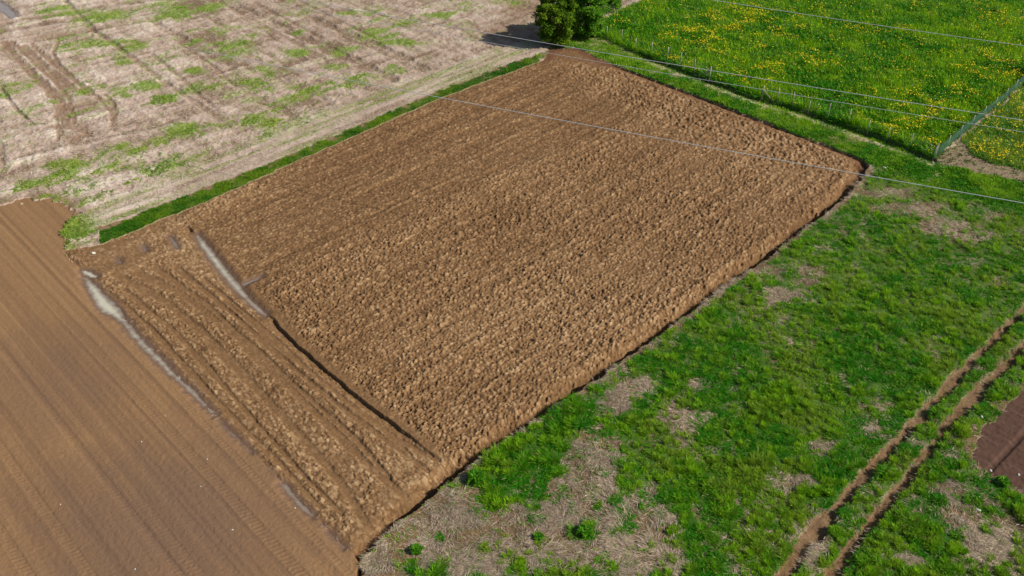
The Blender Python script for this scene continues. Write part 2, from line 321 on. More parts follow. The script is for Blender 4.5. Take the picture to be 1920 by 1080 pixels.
GREEN = np.where(VG, gv, GREEN); DRY = np.where(VG, np.clip(0.45+0.35*pale+0.4*(NW2-0.5), 0, 1), DRY); BROWN = np.where(VG, np.clip(bareV*0.9, 0, 1), BROWN)
Z = np.where(VG, 0.05*(NW2-0.5) - 0.04*pale - 0.05*bareV - 0.30*(1-sstep(0.25, 0.95, dFe))*sstep(1150, 1230, U), Z)
PT = reg == REG_PATH
DRY = np.where(PT, 0.4+0.5*(NW2-0.5), DRY); BROWN = np.where(PT, 0.45+0.5*(NW-0.5), BROWN); GREEN = np.where(PT, 0.10+0.4*sstep(.58, .7, NW2), GREEN)
Z = np.where(PT, 0.05*(NW2-0.5) - 0.03, Z)
MD = (reg == REG_MEADOW) | (reg == REG_MEADOW2)
GREEN = np.where(MD, 1.0, GREEN); Z = np.where(MD, 0.12*(NW-0.5) + 0.05*(NW2-0.5), Z)

# ---- rough pasture
PA = reg == REG_PASTURE
n1 = fbm(X*0.30, Y*0.30, 141, 5); n2 = fbm(X*1.4, Y*1.4, 143, 4)
gp = 1.05 + 1.1*(n1-0.5) + 1.0*(n2-0.5) + 1.6*(FN-0.5) + 1.5*(FN2-0.5)
BARE = [(1470, 552, 55, 16, .9), (1522, 516, 32, 18, .9), (1435, 500, 46, 14, .8), (1255, 795, 70, 40, .75), (1150, 755, 50, 26, .9), (1120, 850, 70, 62, .9), (1180, 720, 45, 30, .7), (1010, 985, 200, 80, .8),
        (850, 990, 140, 80, .85), (780, 1050, 160, 90, .85), (1080, 920, 90, 50, .8), (1100, 1050, 140, 40, .6), (1545, 838, 42, 30, .85), (1340, 845, 50, 20, .55), (1700, 392, 80, 14, .75), (1660, 362, 50, 12, .8), (1745, 425, 70, 14, .7),
        (1815, 445, 50, 12, .8), (1890, 410, 40, 10, .6), (1540, 470, 30, 10, .6), (1280, 640, 40, 24, .7), (1400, 700, 30, 14, .4), (1570, 720, 40, 20, .35), (1800, 960, 52, 34, .95), (1780, 920, 40, 20, .6),
        (1870, 1000, 80, 40, .55), (1850, 1050, 90, 30, .65), (1700, 1050, 40, 24, .6), (1520, 1010, 40, 30, .6), (1500, 905, 36, 14, .7), (1640, 810, 24, 14, .6), (1380, 980, 40, 24, .4), (1870, 740, 24, 20, .6),
        (1220, 960, 60, 50, .5), (1310, 720, 26, 16, .6), (1640, 640, 30, 12, .4), (1575, 615, 20, 9, .4), (1250, 1050, 50, 24, .45), (1420, 1000, 26, 12, .5), (1840, 700, 20, 30, .4)]
for cu, cv, ru, rv, st in BARE: gp = gp - 1.02*st*blob(cu, cv, ru, rv, 0.55)
lush = inside(POLY_LUSH, EU, EV)
lushd = np.where(lush, 1, -1)*dist(POLY_LUSH+[POLY_LUSH[0]]) + (FN-0.5)*1.6 + (FN2-0.5)*0.8
lush = lushd > 0
gp = gp + 1.1*sstep(-0.25, 0.45, lushd)
for cu, cv, ru, rv in ((910, 945, 40, 26), (915, 1000, 26, 40), (840, 960, 34, 34), (825, 1010, 26, 30), (1095, 1002, 24, 18), (895, 1050, 30, 20), (1060, 930, 30, 14), (965, 930, 50, 18), (1190, 790, 40, 40), (1230, 870, 46, 30)):
    gp = gp + 0.75*blob(cu, cv, ru, rv, 0.7)
dRA, dRB = dist(RUT_A), dist(RUT_B)
rj = (NW-0.5)*0.45 + (NW2-0.5)*0.30 + (FN2-0.5)*0.30
rw = np.maximum(1-sstep(0.20, 0.40, dRA+rj), 1-sstep(0.20, 0.40, dRB+rj))
gp = gp*(1-0.95*rw)
dBk = dist(BANK)
lowbank = (U < 900) & (V > 850)
eb = (1-sstep(0.15, 0.65, dBk + (NW2-0.5)*0.6 - np.where(lowbank, 1.1, 0)))
gp = np.where(lush, gp, gp*(1-0.85*eb)); gp = gp*sstep(0.05, 0.2, dBk)
dPl = dist(POLY_PLOT+[POLY_PLOT[0]]); npl = 1-sstep(0.1, 0.7, dPl + (FN-0.5)*1.2)
gp = gp - 0.5*npl
GREEN = np.where(PA, np.clip(0.04+0.22*sstep(0.5, 0.62, FN2*0.5+FN*0.5)+sstep(0.10, 1.05, gp), 0, 1)*(1-0.9*rw), GREEN)
straw = np.clip(0.36 - 0.35*rw + 1.7*(fbm(X*0.8, Y*0.8, 149, 4)-0.5) + 1.6*(FN-0.5) + 0.7*(fbm(X*6, Y*6, 151, 3)-0.5) - 0.6*npl, 0, 1)
DRY = np.where(PA, straw, DRY)
og = np.clip(0.85*blob(1800, 958, 46, 30) + 0.7*blob(880, 1000, 30, 20, .5) + 0.6*blob(1060, 1010, 60, 30, .5) + 0.8*blob(745, 1030, 60, 60, .4) + 0.7*sstep(0.50, 0.70, fbm(X*0.7, Y*0.7, 153, 5)) + 0.75*rw + 0.5*eb + 0.9*npl + 0.8*(FN-0.5), 0, 1)
BROWN = np.where(PA, og, BROWN)
Z = np.where(PA, (0.14*(n1-0.5) + 0.16*(n2-0.5) + 0.12*(FN-0.5) + 0.05)*(1-npl) - 0.26*rw*(0.55+0.9*NW), Z)
PLT = reg == REG_PLOT
DRY = np.where(PLT, np.clip(0.45+0.5*(fbm(P*5, Q*0.7, 161, 3)-0.5) + 0.3*(fbm(X*7, Y*7, 163, 3)-0.5), 0, 1), DRY)
gl = dist([(1856, 880), (1920, 812), (2000, 730)])
Z = np.where(PLT, 0.03*(fbm(P*6, Q*1.2, 162, 3)-0.5) + 0.05*(fbm(X*6, Y*6, 164, 3)-0.5) - 0.02 - 0.09*(1-sstep(0.05, 0.22, gl)), Z)

# ------------------------------------------------------------------ puddles: hollows with level water
PUD = [
 ('long puddle of cloudy yellow water widest at the upper end of the field edge', [(155, 518), (163, 517), (180, 531), (200, 552), (222, 573), (232, 590), (247, 610), (265, 631), (288, 653), (309, 674), (329, 697), (352, 718), (378, 745), (407, 775), (401, 778), (372, 750), (340, 719), (313, 697), (293, 677), (267, 650), (245, 627), (225, 604), (205, 589), (187, 581), (179, 570), (166, 547), (157, 530)]),
 ('small oval puddle just above the head of the long cloudy puddle', [(149, 504), (158, 503), (172, 507), (182, 514), (180, 518), (168, 517), (156, 512)]),
 ('straight narrow puddle lying in the inner furrow of the ploughed soil', [(364, 438), (371, 436), (385, 452), (401, 471), (416, 490), (431, 509), (449, 531), (463, 551), (480, 568), (500, 587), (498, 591), (478, 577), (457, 558), (440, 541), (424, 525), (405, 501), (388, 478), (374, 458)]),
 ('short finger of grey water branching off the inner furrow', [(452, 529), (466, 523), (490, 514), (491, 518), (470, 527), (457, 534)]),
 ('small grey puddle in a rut nearest the straight furrow puddle', [(315, 440), (321, 441), (331, 452), (336, 464), (330, 464), (321, 453)]),
 ('tiny grey puddle midway along the grass strip end', [(264, 457), (270, 458), (276, 468), (270, 470)]),
 ('tiny grey puddle below the dark end of the grass strip', [(218, 481), (225, 483), (228, 491), (221, 491)]),
 ('thin grey sliver of water along the field edge below the long puddle', [(409, 782), (418, 791), (436, 808), (452, 822), (474, 844), (470, 846), (449, 826), (431, 809), (414, 793)]),
 ('short bright puddle on the lower field edge beside dark clods', [(528, 905), (536, 906), (549, 921), (559, 934), (573, 948), (588, 963), (584, 966), (566, 951), (550, 934), (537, 920)]),
 ('last grey puddle where the field edge meets the turf bank', [(614, 994), (622, 998), (636, 1010), (648, 1022), (644, 1025), (629, 1012)]),
 ('pale blue puddle in the trampled corner of the stubble field', [(-80, -8), (-30, -14), (8, 4), (26, 20), (34, 30), (20, 34), (2, 20), (-40, 12)]),
]
LVL = -0.16
sdw = np.full(U.shape, 9.0, F32); who = np.zeros(U.shape, np.int8)
for i, (lab, pl) in enumerate(PUD):
    d = dist(pl+[pl[0]]); sd = np.where(inside(pl, U, V), -d, d)
    sd = sd + (NW2-0.5)*(0.26 if i in (0, 10) else 0.16 if i in (1, 2, 8) else 0.10) + (FN2-0.5)*0.16 + (0.07 if i in (3, 4, 5, 6, 7, 9) else 0.03)
    m = sd < sdw; sdw = np.where(m, sd, sdw).astype(F32); who = np.where(m, i, who)
shore = LVL + np.clip(sdw, -0.4, 1.0)*0.26
t = sstep(0.06, 0.6, sdw)
Z = np.where(sdw < 0.6, shore*(1-t) + np.maximum(Z, LVL+0.03)*t, Z).astype(F32)
SOIL = (reg == REG_PLOUGH) | (reg == REG_TILLED)
seep = 0.85*(1-sstep(0.02, 0.22, dist(WATER_EDGE[3:-2]) + (FN2-0.5)*0.5 + (NW-0.5)*0.3))
WET = np.where(SOIL | (reg == REG_STUBBLE), np.maximum(1-sstep(0.02, 0.40, sdw+(FN2-0.5)*0.4), seep*SOIL), 0)
GREEN = np.where(sdw < 0.35, GREEN*0.2, GREEN)

# ------------------------------------------------------------------ mesh and material helpers
def link(o, parent=None):
    S.collection.objects.link(o)
    if parent is not None: o.parent = parent
    return o
def tag(o, label=None, cat=None, group=None, kind=None):
    for k, val in (('label', label), ('category', cat), ('group', group), ('kind', kind)):
        if val: o[k] = val
    return o
def np_mesh(name, verts, faces, mat, attrs=None, smooth=False):
    """verts (N,3), faces (M,k) with one k"""
    me = bpy.data.meshes.new(name); n, (m, k) = len(verts), faces.shape
    me.vertices.add(n); me.vertices.foreach_set('co', np.ascontiguousarray(verts, F32).ravel())
    me.loops.add(m*k); me.loops.foreach_set('vertex_index', np.ascontiguousarray(faces, np.int32).ravel())
    me.polygons.add(m); me.polygons.foreach_set('loop_start', np.arange(0, m*k, k, dtype=np.int32))
    me.polygons.foreach_set('use_smooth', np.full(m, smooth))
    me.update(calc_edges=True)
    for an, av in (attrs or {}).items():
        a = me.attributes.new(an, 'FLOAT_COLOR', 'POINT'); a.data.foreach_set('color', np.ascontiguousarray(av, F32).ravel())
    me.materials.append(mat)
    return bpy.data.objects.new(name, me)
class NT:
    def __init__(s, name):
        s.m = bpy.data.materials.new(name); s.m.use_nodes = True; s.t = s.m.node_tree; s.b = s.t.nodes['Principled BSDF']
        s.out = s.t.nodes['Material Output']
    def n(s, kind, **kw):
        nd = s.t.nodes.new('ShaderNode'+kind)
        for k, val in kw.items():
            if k in nd.inputs: nd.inputs[k].default_value = val
            else: setattr(nd, k, val)
        return nd
    def l(s, a, b): s.t.links.new(a, b)
    def math(s, op, a, b=None):
        nd = s.t.nodes.new('ShaderNodeMath'); nd.operation = op
        for i, val in enumerate((a, b)):
            if val is None: continue
            if isinstance(val, (int, float)): nd.inputs[i].default_value = val
            else: s.l(val, nd.inputs[i])
        return nd.outputs[0]
    def noise(s, scale, detail=4.0, vec=None, rough=0.6):
        nd = s.n('TexNoise'); nd.inputs['Scale'].default_value = scale; nd.inputs['Detail'].default_value = detail; nd.inputs['Roughness'].default_value = rough
        if vec is not None: s.l(vec, nd.inputs['Vector'])
        return nd.outputs['Fac']
    def ramp(s, fac, stops):
        r = s.n('ValToRGB'); e = r.color_ramp.elements
        while len(e) < len(stops): e.new(0.5)
        for el, (p, c) in zip(e, stops): el.position = p; el.color = (*c, 1)
        s.l(fac, r.inputs[0]); return r.outputs[0]
    def mix(s, fac, a, b):
        r = s.n('Mix', data_type='RGBA')
        if isinstance(fac, (int, float)): r.inputs[0].default_value = fac
        else: s.l(fac, r.inputs[0])
        for i, val in ((6, a), (7, b)):
            if isinstance(val, tuple): r.inputs[i].default_value = (*val, 1)
            else: s.l(val, r.inputs[i])
        return r.outputs[2]
def ground_material(name, ramp3, green, brown, bump=0.5, bscale=9.0, grain=0.35, gscale=7.0, stretch=None):
    k = NT(name); at_ = k.n('Attribute', attribute_name='cover'); sep = k.n('SeparateColor'); k.l(at_.outputs['Color'], sep.inputs[0])
    co = k.n('NewGeometry').outputs['Position']
    vec = co
    if stretch:
        mp = k.n('Mapping'); k.l(co, mp.inputs['Vector']); mp.inputs['Rotation'].default_value = (0, 0, stretch[0]); mp.inputs['Scale'].default_value = (stretch[1], stretch[2], 1); vec = mp.outputs[0]
    n1 = k.noise(gscale, 6, vec, 0.7); n2 = k.noise(gscale*4.3, 3, vec, 0.6)
    f = k.math('ADD', sep.outputs[1], k.math('MULTIPLY', k.math('SUBTRACT', n1, 0.5), grain*1.6))
    f = k.math('ADD', f, k.math('MULTIPLY', k.math('SUBTRACT', n2, 0.5), grain*1.2))
    c = k.ramp(f, ramp3)
    nb = k.math('ADD', sep.outputs[2], k.math('MULTIPLY', k.math('SUBTRACT', n1, 0.5), 0.5))
    c = k.mix(k.math('MULTIPLY', k.math('MINIMUM', k.math('MAXIMUM', nb, 0.0), 1.0), 0.9), c, brown)
    ng = k.math('ADD', sep.outputs[0], k.math('MULTIPLY', k.math('SUBTRACT', n2, 0.5), 0.8))
    ng = k.math('MULTIPLY', k.math('MINIMUM', k.math('MAXIMUM', ng, 0.0), 1.0), 0.9)
    gmix = k.mix(n1, tuple(x*0.6 for x in green), tuple(min(1, x*1.5) for x in green))
    c = k.mix(k.math('MULTIPLY', ng, k.math('GREATER_THAN', sep.outputs[0], 0.02)), c, gmix)
    c = k.mix(k.math('MULTIPLY', at_.outputs['Alpha'], 0.8), c, (.145, .092, .066))
    k.l(k.math('SUBTRACT', 0.92, k.math('MULTIPLY', at_.outputs['Alpha'], 0.55)), k.b.inputs['Roughness'])
    k.l(c, k.b.inputs['Base Color']); k.b.inputs['Specular IOR Level'].default_value = 0.15
    bp = k.n('Bump'); bp.inputs['Strength'].default_value = bump; bp.inputs['Distance'].default_value = 0.05
    k.l(k.noise(bscale, 6, vec, 0.7), bp.inputs['Height']); k.l(bp.outputs[0], k.b.inputs['Normal'])
    return k.m
AANG = -math.atan2(AX[1], AX[0]); BANG = -math.atan2(BX[1], BX[0])
M_PLOUGH = ground_material('ploughed_soil', [(0.0, (.098, .050, .021)), (0.42, (.214, .119, .053)), (1.0, (.455, .30, .160))], (.05, .12, .015), (.135, .060, .032), 0.7, 10, 0.30, 6)
M_TILLED = ground_material('tilled_soil', [(0.0, (.140, .082, .048)), (0.5, (.252, .142, .066)), (1.0, (.37, .225, .112))], (.05, .12, .015), (.172, .104, .070), 0.8, 16, 0.26, 16, (BANG, .6, 1))
M_STUBBLE = ground_material('straw_stubble', [(0.05, (.20, .135, .085)), (0.40, (.385, .285, .215)), (0.75, (.51, .395, .315)), (1.0, (.63, .52, .425))], (.17, .25, .035), (.215, .128, .074), 0.8, 7, 0.55, 4.2)
M_VERGE = ground_material('verge_turf', [(0.0, (.22, .15, .08)), (0.5, (.36, .29, .15)), (1.0, (.55, .46, .27))], (.06, .15, .018), (.22, .125, .075), 0.6, 9, 0.45, 6)
M_PATH = ground_material('trodden_earth', [(0.0, (.19, .125, .08)), (0.5, (.33, .24, .16)), (1.0, (.48, .38, .27))], (.06, .13, .02), (.25, .165, .115), 0.6, 9, 0.45, 6)
M_MEADOW = ground_material('meadow_turf', [(0.0, (.03, .05, .01)), (1.0, (.05, .08, .012))], (.050, .130, .010), (.1, .07, .03), 0.6, 6, 0.3, 5)
M_PASTURE = ground_material('rough_turf', [(0.0, (.12, .078, .048)), (0.4, (.25, .18, .115)), (0.68, (.40, .31, .225)), (1.0, (.60, .49, .37))], (.050, .120, .012), (.215, .125, .060), 0.9, 11, 0.65, 7)
M_PLOT = ground_material('dark_seedbed_soil', [(0.0, (.055, .028, .018)), (0.5, (.095, .050, .034)), (1.0, (.16, .095, .065))], (.04, .09, .01), (.09, .05, .03), 0.5, 14, 0.2, 10)

NAMES = {REG_STUBBLE: ('stubble_field', M_STUBBLE), REG_TILLED: ('tilled_field', M_TILLED), REG_PLOUGH: ('ploughed_field', M_PLOUGH), REG_STRIP: ('grass_strip_ground', M_VERGE), REG_VERGE: ('verge_ground', M_VERGE),
         REG_PATH: ('dirt_path', M_PATH), REG_MEADOW: ('meadow_ground', M_MEADOW), REG_MEADOW2: ('second_meadow_ground', M_MEADOW), REG_PASTURE: ('pasture_ground', M_PASTURE), REG_PLOT: ('seedbed_ground', M_PLOT)}
idx = np.arange(NU*NV).reshape(NV, NU)
quads = np.stack([idx[1:, :-1], idx[1:, 1:], idx[:-1, 1:], idx[:-1, :-1]], -1).reshape(-1, 4)
qreg = reg[:-1, :-1].ravel()
VERTS = np.stack([X.ravel(), Y.ravel(), Z.ravel()], 1).astype(F32)
COVER = np.stack([GREEN.ravel(), DRY.ravel(), BROWN.ravel(), WET.ravel()], 1).astype(F32)
for r, (nm, mt) in NAMES.items():
    fq = quads[qreg == r]
    if not len(fq): continue
    used, inv = np.unique(fq, return_inverse=True)
    o = np_mesh(nm, VERTS[used], inv.reshape(-1, 4), mt, {'cover': COVER[used]}, True)
    link(o); tag(o, kind='structure')
# the land round about, below the surveyed sheet
k = NT('distant_land'); c = k.ramp(k.noise(0.02, 6, k.n('NewGeometry').outputs['Position']), [(0.35, (.06, .11, .02)), (0.5, (.20, .15, .08)), (0.65, (.08, .13, .03))])
k.l(c, k.b.inputs['Base Color']); k.b.inputs['Roughness'].default_value = 0.95
R = 1500.0
o = np_mesh('ground', np.array([(-R, -R, -1.0), (R, -R, -1.0), (R, R, -1.0), (-R, R, -1.0)]), np.array([[0, 1, 2, 3]]), k.m); link(o); tag(o, kind='structure')

# puddle water: level sheets, cloudy with silt where deep and tinted by the mud below near the shore
def water_material(name, shallow, deep, deep2):
    k = NT(name); a = k.n('Attribute', attribute_name='depth'); sep = k.n('SeparateColor'); k.l(a.outputs['Color'], sep.inputs[0])
    c = k.mix(k.noise(0.9, 4, k.n('NewGeometry').outputs['Position']), deep, deep2); c = k.mix(sep.outputs[0], shallow, c)
    k.l(c, k.b.inputs['Base Color']); k.b.inputs['Roughness'].default_value = 0.07; k.b.inputs['IOR'].default_value = 1.33; return k.m
M_WATER = water_material('cloudy_water', (.215, .165, .130), (.43, .40, .31), (.55, .52, .40))
M_WATER2 = water_material('grey_water', (.20, .150, .120), (.25, .215, .19), (.30, .265, .235))
q4 = quads
for i, (lab, pl) in enumerate(PUD):
    ok = (((sdw < 0.14) & (who == i)).ravel()[q4]).any(1); fq = q4[ok]
    if not len(fq): continue
    used, inv = np.unique(fq, return_inverse=True)
    vs = VERTS[used].copy(); vs[:, 2] = LVL + 0.0007*i
    dp = sstep(0.0, 0.34 if i in (0, 2, 8) else 0.2, -sdw.ravel()[used]); dp = np.stack([dp, dp, dp, np.ones_like(dp)], 1)
    o = np_mesh('puddle_water', vs, inv.reshape(-1, 4), M_WATER if i in (0, 1, 2, 8) else M_WATER2, {'depth': dp}); link(o)
    tag(o, lab, 'puddle', 'puddles in the field', 'structure')

# ------------------------------------------------------------------ vegetation
def leaf_material(name, trans=0.35):
    k = NT(name); a = k.n('Attribute', attribute_name='col')
    k.b.inputs['Roughness'].default_value = 0.6; k.b.inputs['Specular IOR Level'].default_value = 0.10; k.l(a.outputs['Color'], k.b.inputs['Base Color'])
    tr_ = k.n('BsdfTranslucent'); k.l(a.outputs['Color'], tr_.inputs['Color'])
    mx = k.n('MixShader'); mx.inputs[0].default_value = trans; k.l(k.b.outputs[0], mx.inputs[1]); k.l(tr_.outputs[0], mx.inputs[2]); k.l(mx.outputs[0], k.out.inputs['Surface'])
    return k.m
M_LEAF = leaf_material('leaf', 0.42); M_PETAL = leaf_material('petal', 0.2); M_STRAW = leaf_material('dry_straw', 0.15)
WC = np.gradient(U1)[None, :]*np.gradient(V1)[:, None]
WC = np.minimum(WC, 2.0*3)          # thinner beyond the surveyed part
def scatter(n, weight):
    p = (weight*WC).ravel().astype(float); cs = np.cumsum(p); r = rng.random(n)*cs[-1]; i = np.searchsorted(cs, r); i = np.minimum(i, NU*NV-1)
    iv, iu = i//NU, i % NU
    u = U1[iu] + (rng.random(n)-0.5)*np.gradient(U1)[iu]; v = V1[iv] + (rng.random(n)-0.5)*np.gradient(V1)[iv]
    x, y = ground(u, v)
    return x, y, Z.ravel()[i], i
def kites(name, x, y, z, length, width, elev, col, mat, az=None, kind='stuff', droop=0.0, label=None, cat=None):
    """one pointed leaf per point, rising at angle elev"""
    n = len(x); az = rng.random(n)*2*math.pi if az is None else az
    dx, dy, dz = np.cos(az)*np.cos(elev), np.sin(az)*np.cos(elev), np.sin(elev)
    tw = (rng.random(n)-0.5)*1.6
    sx, sy, sz = -np.sin(az)*np.cos(tw), np.cos(az)*np.cos(tw), np.sin(tw)*0.7
    b = np.stack([x, y, z], 1); d = np.stack([dx, dy, dz], 1)*length[:, None]; s = np.stack([sx, sy, sz], 1)*(width/2)[:, None]
    m = b + d*0.45; t = b + d; t[:, 2] -= droop*length
    vs = np.stack([b, m+s, t, m-s], 1).reshape(-1, 3); f = np.arange(4*n).reshape(n, 4)
    cc = np.repeat(np.concatenate([col, np.ones((n, 1))], 1), 4, 0)
    o = np_mesh(name, vs, f, mat, {'col': cc}); link(o); tag(o, label, cat, None, kind); return o
def lerp(a, b, t): return np.asarray(a)[None, :]*(1-t[:, None]) + np.asarray(b)[None, :]*t[:, None]
def jit(col, amt=0.3):
    n = len(col); return np.clip(col*(1 + (rng.random((n, 1))-0.5)*2*amt + (rng.random((n, 3))-0.5)*0.2), 0.002, 1)

# pasture weeds and grass
fl0 = fbm(X*1.3, Y*1.3, 191, 4)
hN = fbm(X*0.9, Y*0.9, 181, 4); tN = fbm(X*0.45, Y*0.45, 183, 4); tN2 = fbm(X*2.2, Y*2.2, 185, 3)
def vegetate(name, mask, n, h0, h1, w0, w1, c0, c1, el0=0.5, el1=1.4, pw=1.5, yellow=None, tall=None, ids=None, dens=1.0, olive=0.0):
    x, y, z, i = scatter(n, np.where(mask, np.clip(GREEN, 0, 1)**pw*dens, 0))
    hv = np.clip((hN.ravel()[i]-0.25)*1.9, 0.15, 1.3); tv = np.clip((tN.ravel()[i]-0.5)*2.6 + (tN2.ravel()[i]-0.5)*1.6 + 0.5 + (rng.random(n)-0.5)*0.5, 0, 1)
    if ids is not None: tv = np.clip((tv-0.5)*0.9 + 0.40 + (ids.ravel()[i]-0.5)*0.8, 0, 1)
    L = (h0 + (h1-h0)*hv)*(0.6+0.7*rng.random(n))
    if tall is not None: L = L*tall.ravel()[i]
    ov = sstep(0.48, 0.66, tN.ravel()[i]*0.6+fl0.ravel()[i]*0.4)*olive
    W = (w0 + (w1-w0)*rng.random(n))*(1.15-0.45*tv)
    el = el0 + (el1-el0)*np.clip(0.75*tv + 0.45*rng.random(n), 0, 1)
    col = jit(lerp(c0, c1, tv)); col = col*(1-ov[:, None]) + ov[:, None]*jit(lerp((.17, .26, .020), (.38, .42, .06), rng.random(n)))
    if yellow is not None:
        yk = rng.random(n) < yellow; col[yk] = jit(lerp((.24, .23, .04), (.42, .36, .14), rng.random(yk.sum())))
    return kites(name, x, y, z, L, W, el, col, M_LEAF, droop=0.05)
tallmap = np.where(lush, 1.5, 1.0) * (0.65+0.7*np.clip(GREEN, 0, 1))
tuft, tid = clods(X, Y, 0.46, 2001, (1.0, 0.0), 1.0)
tallmap = tallmap*(0.60+0.95*tuft)
vegetate('pasture_grass', PA, 800000, 0.07, 0.24, 0.018, 0.055, (.040, .225, .005), (.310, .550, .014), 0.05, 1.15, 1.15, 0.06, tallmap, tid, 0.16+1.1*tuft, 0.42)
vegetate('grass_strip', ST, 46000, 0.04, 0.19, 0.03, 0.07, (.050, .180, .010), (.220, .370, .022), 0.5, 1.4, 1.0)
vegetate('verge_grass', VG, 120000, 0.08, 0.30, 0.04, 0.09, (.055, .240, .006), (.280, .490, .018), 0.15, 1.2, 1.3, 0.03, 1.0 + 0*dFe)
vegetate('stubble_grass', SB, 90000, 0.05, 0.24, 0.03, 0.08, (.150, .280, .020), (.350, .450, .050), 0.1, 1.1, 1.3, 0.10)
mtall = 1 + 1.3*(1-sstep(0.3, 1.1, dFe))
vegetate('meadow_grass', reg == REG_MEADOW, 300000, 0.22, 0.62, 0.05, 0.11, (.055, .245, .004), (.280, .490, .010), 0.3, 1.35, 1.0, 0.01, mtall)
vegetate('second_meadow_grass', reg == REG_MEADOW2, 60000, 0.20, 0.55, 0.05, 0.10, (.075, .220, .006), (.310, .410, .024), 0.3, 1.35, 1.0, 0.12)
vegetate('path_grass', PT | PLT, 3500, 0.06, 0.22, 0.03, 0.08, (.030, .110, .010), (.110, .170, .020), 0.3, 1.3, 1.2, 0.1)

# yellow meadow flowers in drifts
fl = fbm(X*0.28, Y*0.28, 201, 5); fl2 = fbm(X*1.1, Y*1.1, 203, 3)
fz = 0.6 + 1.2*blob(1350, 60, 190, 70, .2) + 0.7*blob(1700, 240, 80, 40, .3) + 0.6*blob(1560, 205, 60, 20, .3) + 0.5*blob(1840, 160, 60, 60)
fw = np.where(reg == REG_MEADOW, sstep(0.49, 0.66, fl*0.5+fl2*0.5)**1.5*fz + 0.035, 0) + np.where(reg == REG_MEADOW2, 0.55*sstep(0.42, 0.6, fl2), 0)
n = 33000; x, y, z, i = scatter(n, fw)
hv = np.clip((hN.ravel()[i]-0.25)*1.9, 0.15, 1.3)
kites('meadow_flowers', x, y, z + 0.22 + 0.34*hv + 0.12*rng.random(n), 0.08+0.09*rng.random(n), 0.07+0.08*rng.random(n), (rng.random(n)-0.3)*0.7, jit(lerp((.58, .48, .015), (.82, .60, .02), rng.random(n)), .2), M_PETAL)
n = 2500; x, y, z, i = scatter(n, np.where(MD, 0.2+fl2, 0))
kites('white_meadow_flowers', x, y, z + 0.45 + 0.2*rng.random(n), 0.08+0.05*rng.random(n), np.full(n, 0.07), (rng.random(n)-0.3)*0.6, jit(lerp((.45, .50, .32), (.62, .62, .5), rng.random(n)), .2), M_PETAL)

# flattened straw on the bare parts of the pasture and in the stubble
n = 90000; x, y, z, i = scatter(n, np.where(PA, np.clip(1-GREEN, 0, 1)**1.3*(1-rw)*np.clip(DRY*1.6-0.2, 0.05, 1), 0))
flow = fbm(X*0.4, Y*0.4, 221, 3).ravel()[i]*9.0
kites('straw', x, y, z+0.02, 0.16+0.26*rng.random(n), 0.012+0.016*rng.random(n), rng.random(n)*0.28, jit(lerp((.24, .17, .105), (.66, .54, .40), rng.random(n)**1.3), .2), M_STRAW, az=flow+(rng.random(n)-0.5)*2.0)
n = 90000; x, y, z, i = scatter(n, np.where(SB | (VG & (pale > 0.4)), np.clip(1-GREEN, 0, 1)*(1-0.7*BROWN), 0))
kites('stubble_straw', x, y, z+0.015, 0.14+0.26*rng.random(n), 0.02+0.03*rng.random(n), rng.random(n)*0.5, jit(lerp((.34, .25, .185), (.70, .58, .46), rng.random(n)), .2), M_STRAW)

# ------------------------------------------------------------------ solid shapes
def tube(pts, radii, sides=6):
    vs, fs = [], []
    pts = [Vector(p) for p in pts]
    for k_, p in enumerate(pts):
        d = (pts[min(k_+1, len(pts)-1)] - pts[max(k_-1, 0)]).normalized()
        a = d.orthogonal().normalized() if abs(d.z) > 0.9 else d.cross(Vector((0, 0, 1))).normalized(); b_ = d.cross(a)
        for s in range(sides):
            t = 2*math.pi*s/sides; vs.append(p + (a*math.cos(t)+b_*math.sin(t))*radii[k_])
    for k_ in range(len(pts)-1):
        for s in range(sides):
            s2 = (s+1) % sides; fs.append((k_*sides+s, k_*sides+s2, (k_+1)*sides+s2, (k_+1)*sides+s))
    fs.append(tuple(range(sides))[::-1]); fs.append(tuple((len(pts)-1)*sides+s for s in range(sides)))
    return vs, fs
def solid(name, shapes, mat, parent=None, smooth=True):
    vs, fs = [], []
    for v_, f_ in shapes:
        o_ = len(vs); vs += [tuple(p) for p in v_]; fs += [tuple(i_+o_ for i_ in f) for f in f_]
    me = bpy.data.meshes.new(name); me.from_pydata(vs, [], fs); me.materials.append(mat)
    if smooth:
        for p in me.polygons: p.use_smooth = True
    return link(bpy.data.objects.new(name, me), parent)
def empty(name, loc):
    o_ = bpy.data.objects.new(name, None); o_.location = loc; o_.empty_display_size = 0.3; return link(o_)
def plain(name, ca, cb, scale=12, rough=0.7, metal=0.0):
    k = NT(name); c = k.mix(k.noise(scale, 5, k.n('TexCoord').outputs['Object']), ca, cb); k.l(c, k.b.inputs['Base Color'])
    k.b.inputs['Roughness'].default_value = rough; k.b.inputs['Metallic'].default_value = metal; return k.m
M_BARK = plain('bark', (.10, .075, .05), (.20, .16, .11), 14, 0.9)
M_POST = plain('weathered_wood', (.20, .15, .10), (.40, .33, .24), 10, 0.85)
M_STEEL = plain('galvanised_steel', (.26, .22, .17), (.46, .44, .40), 18, 0.5, 0.3)
M_WIRE = plain('fence_wire', (.28, .28, .27), (.40, .40, .38), 20, 0.4, 0.4)
M_CABLE = plain('cable', (.42, .44, .45), (.52, .54, .55), 8, 0.45)
M_NET = plain('green_netting', (.030, .11, .07), (.06, .17, .12), 5, 0.7)
M_STONE = plain('pale_stone', (.40, .37, .31), (.62, .60, .54), 9, 0.8)

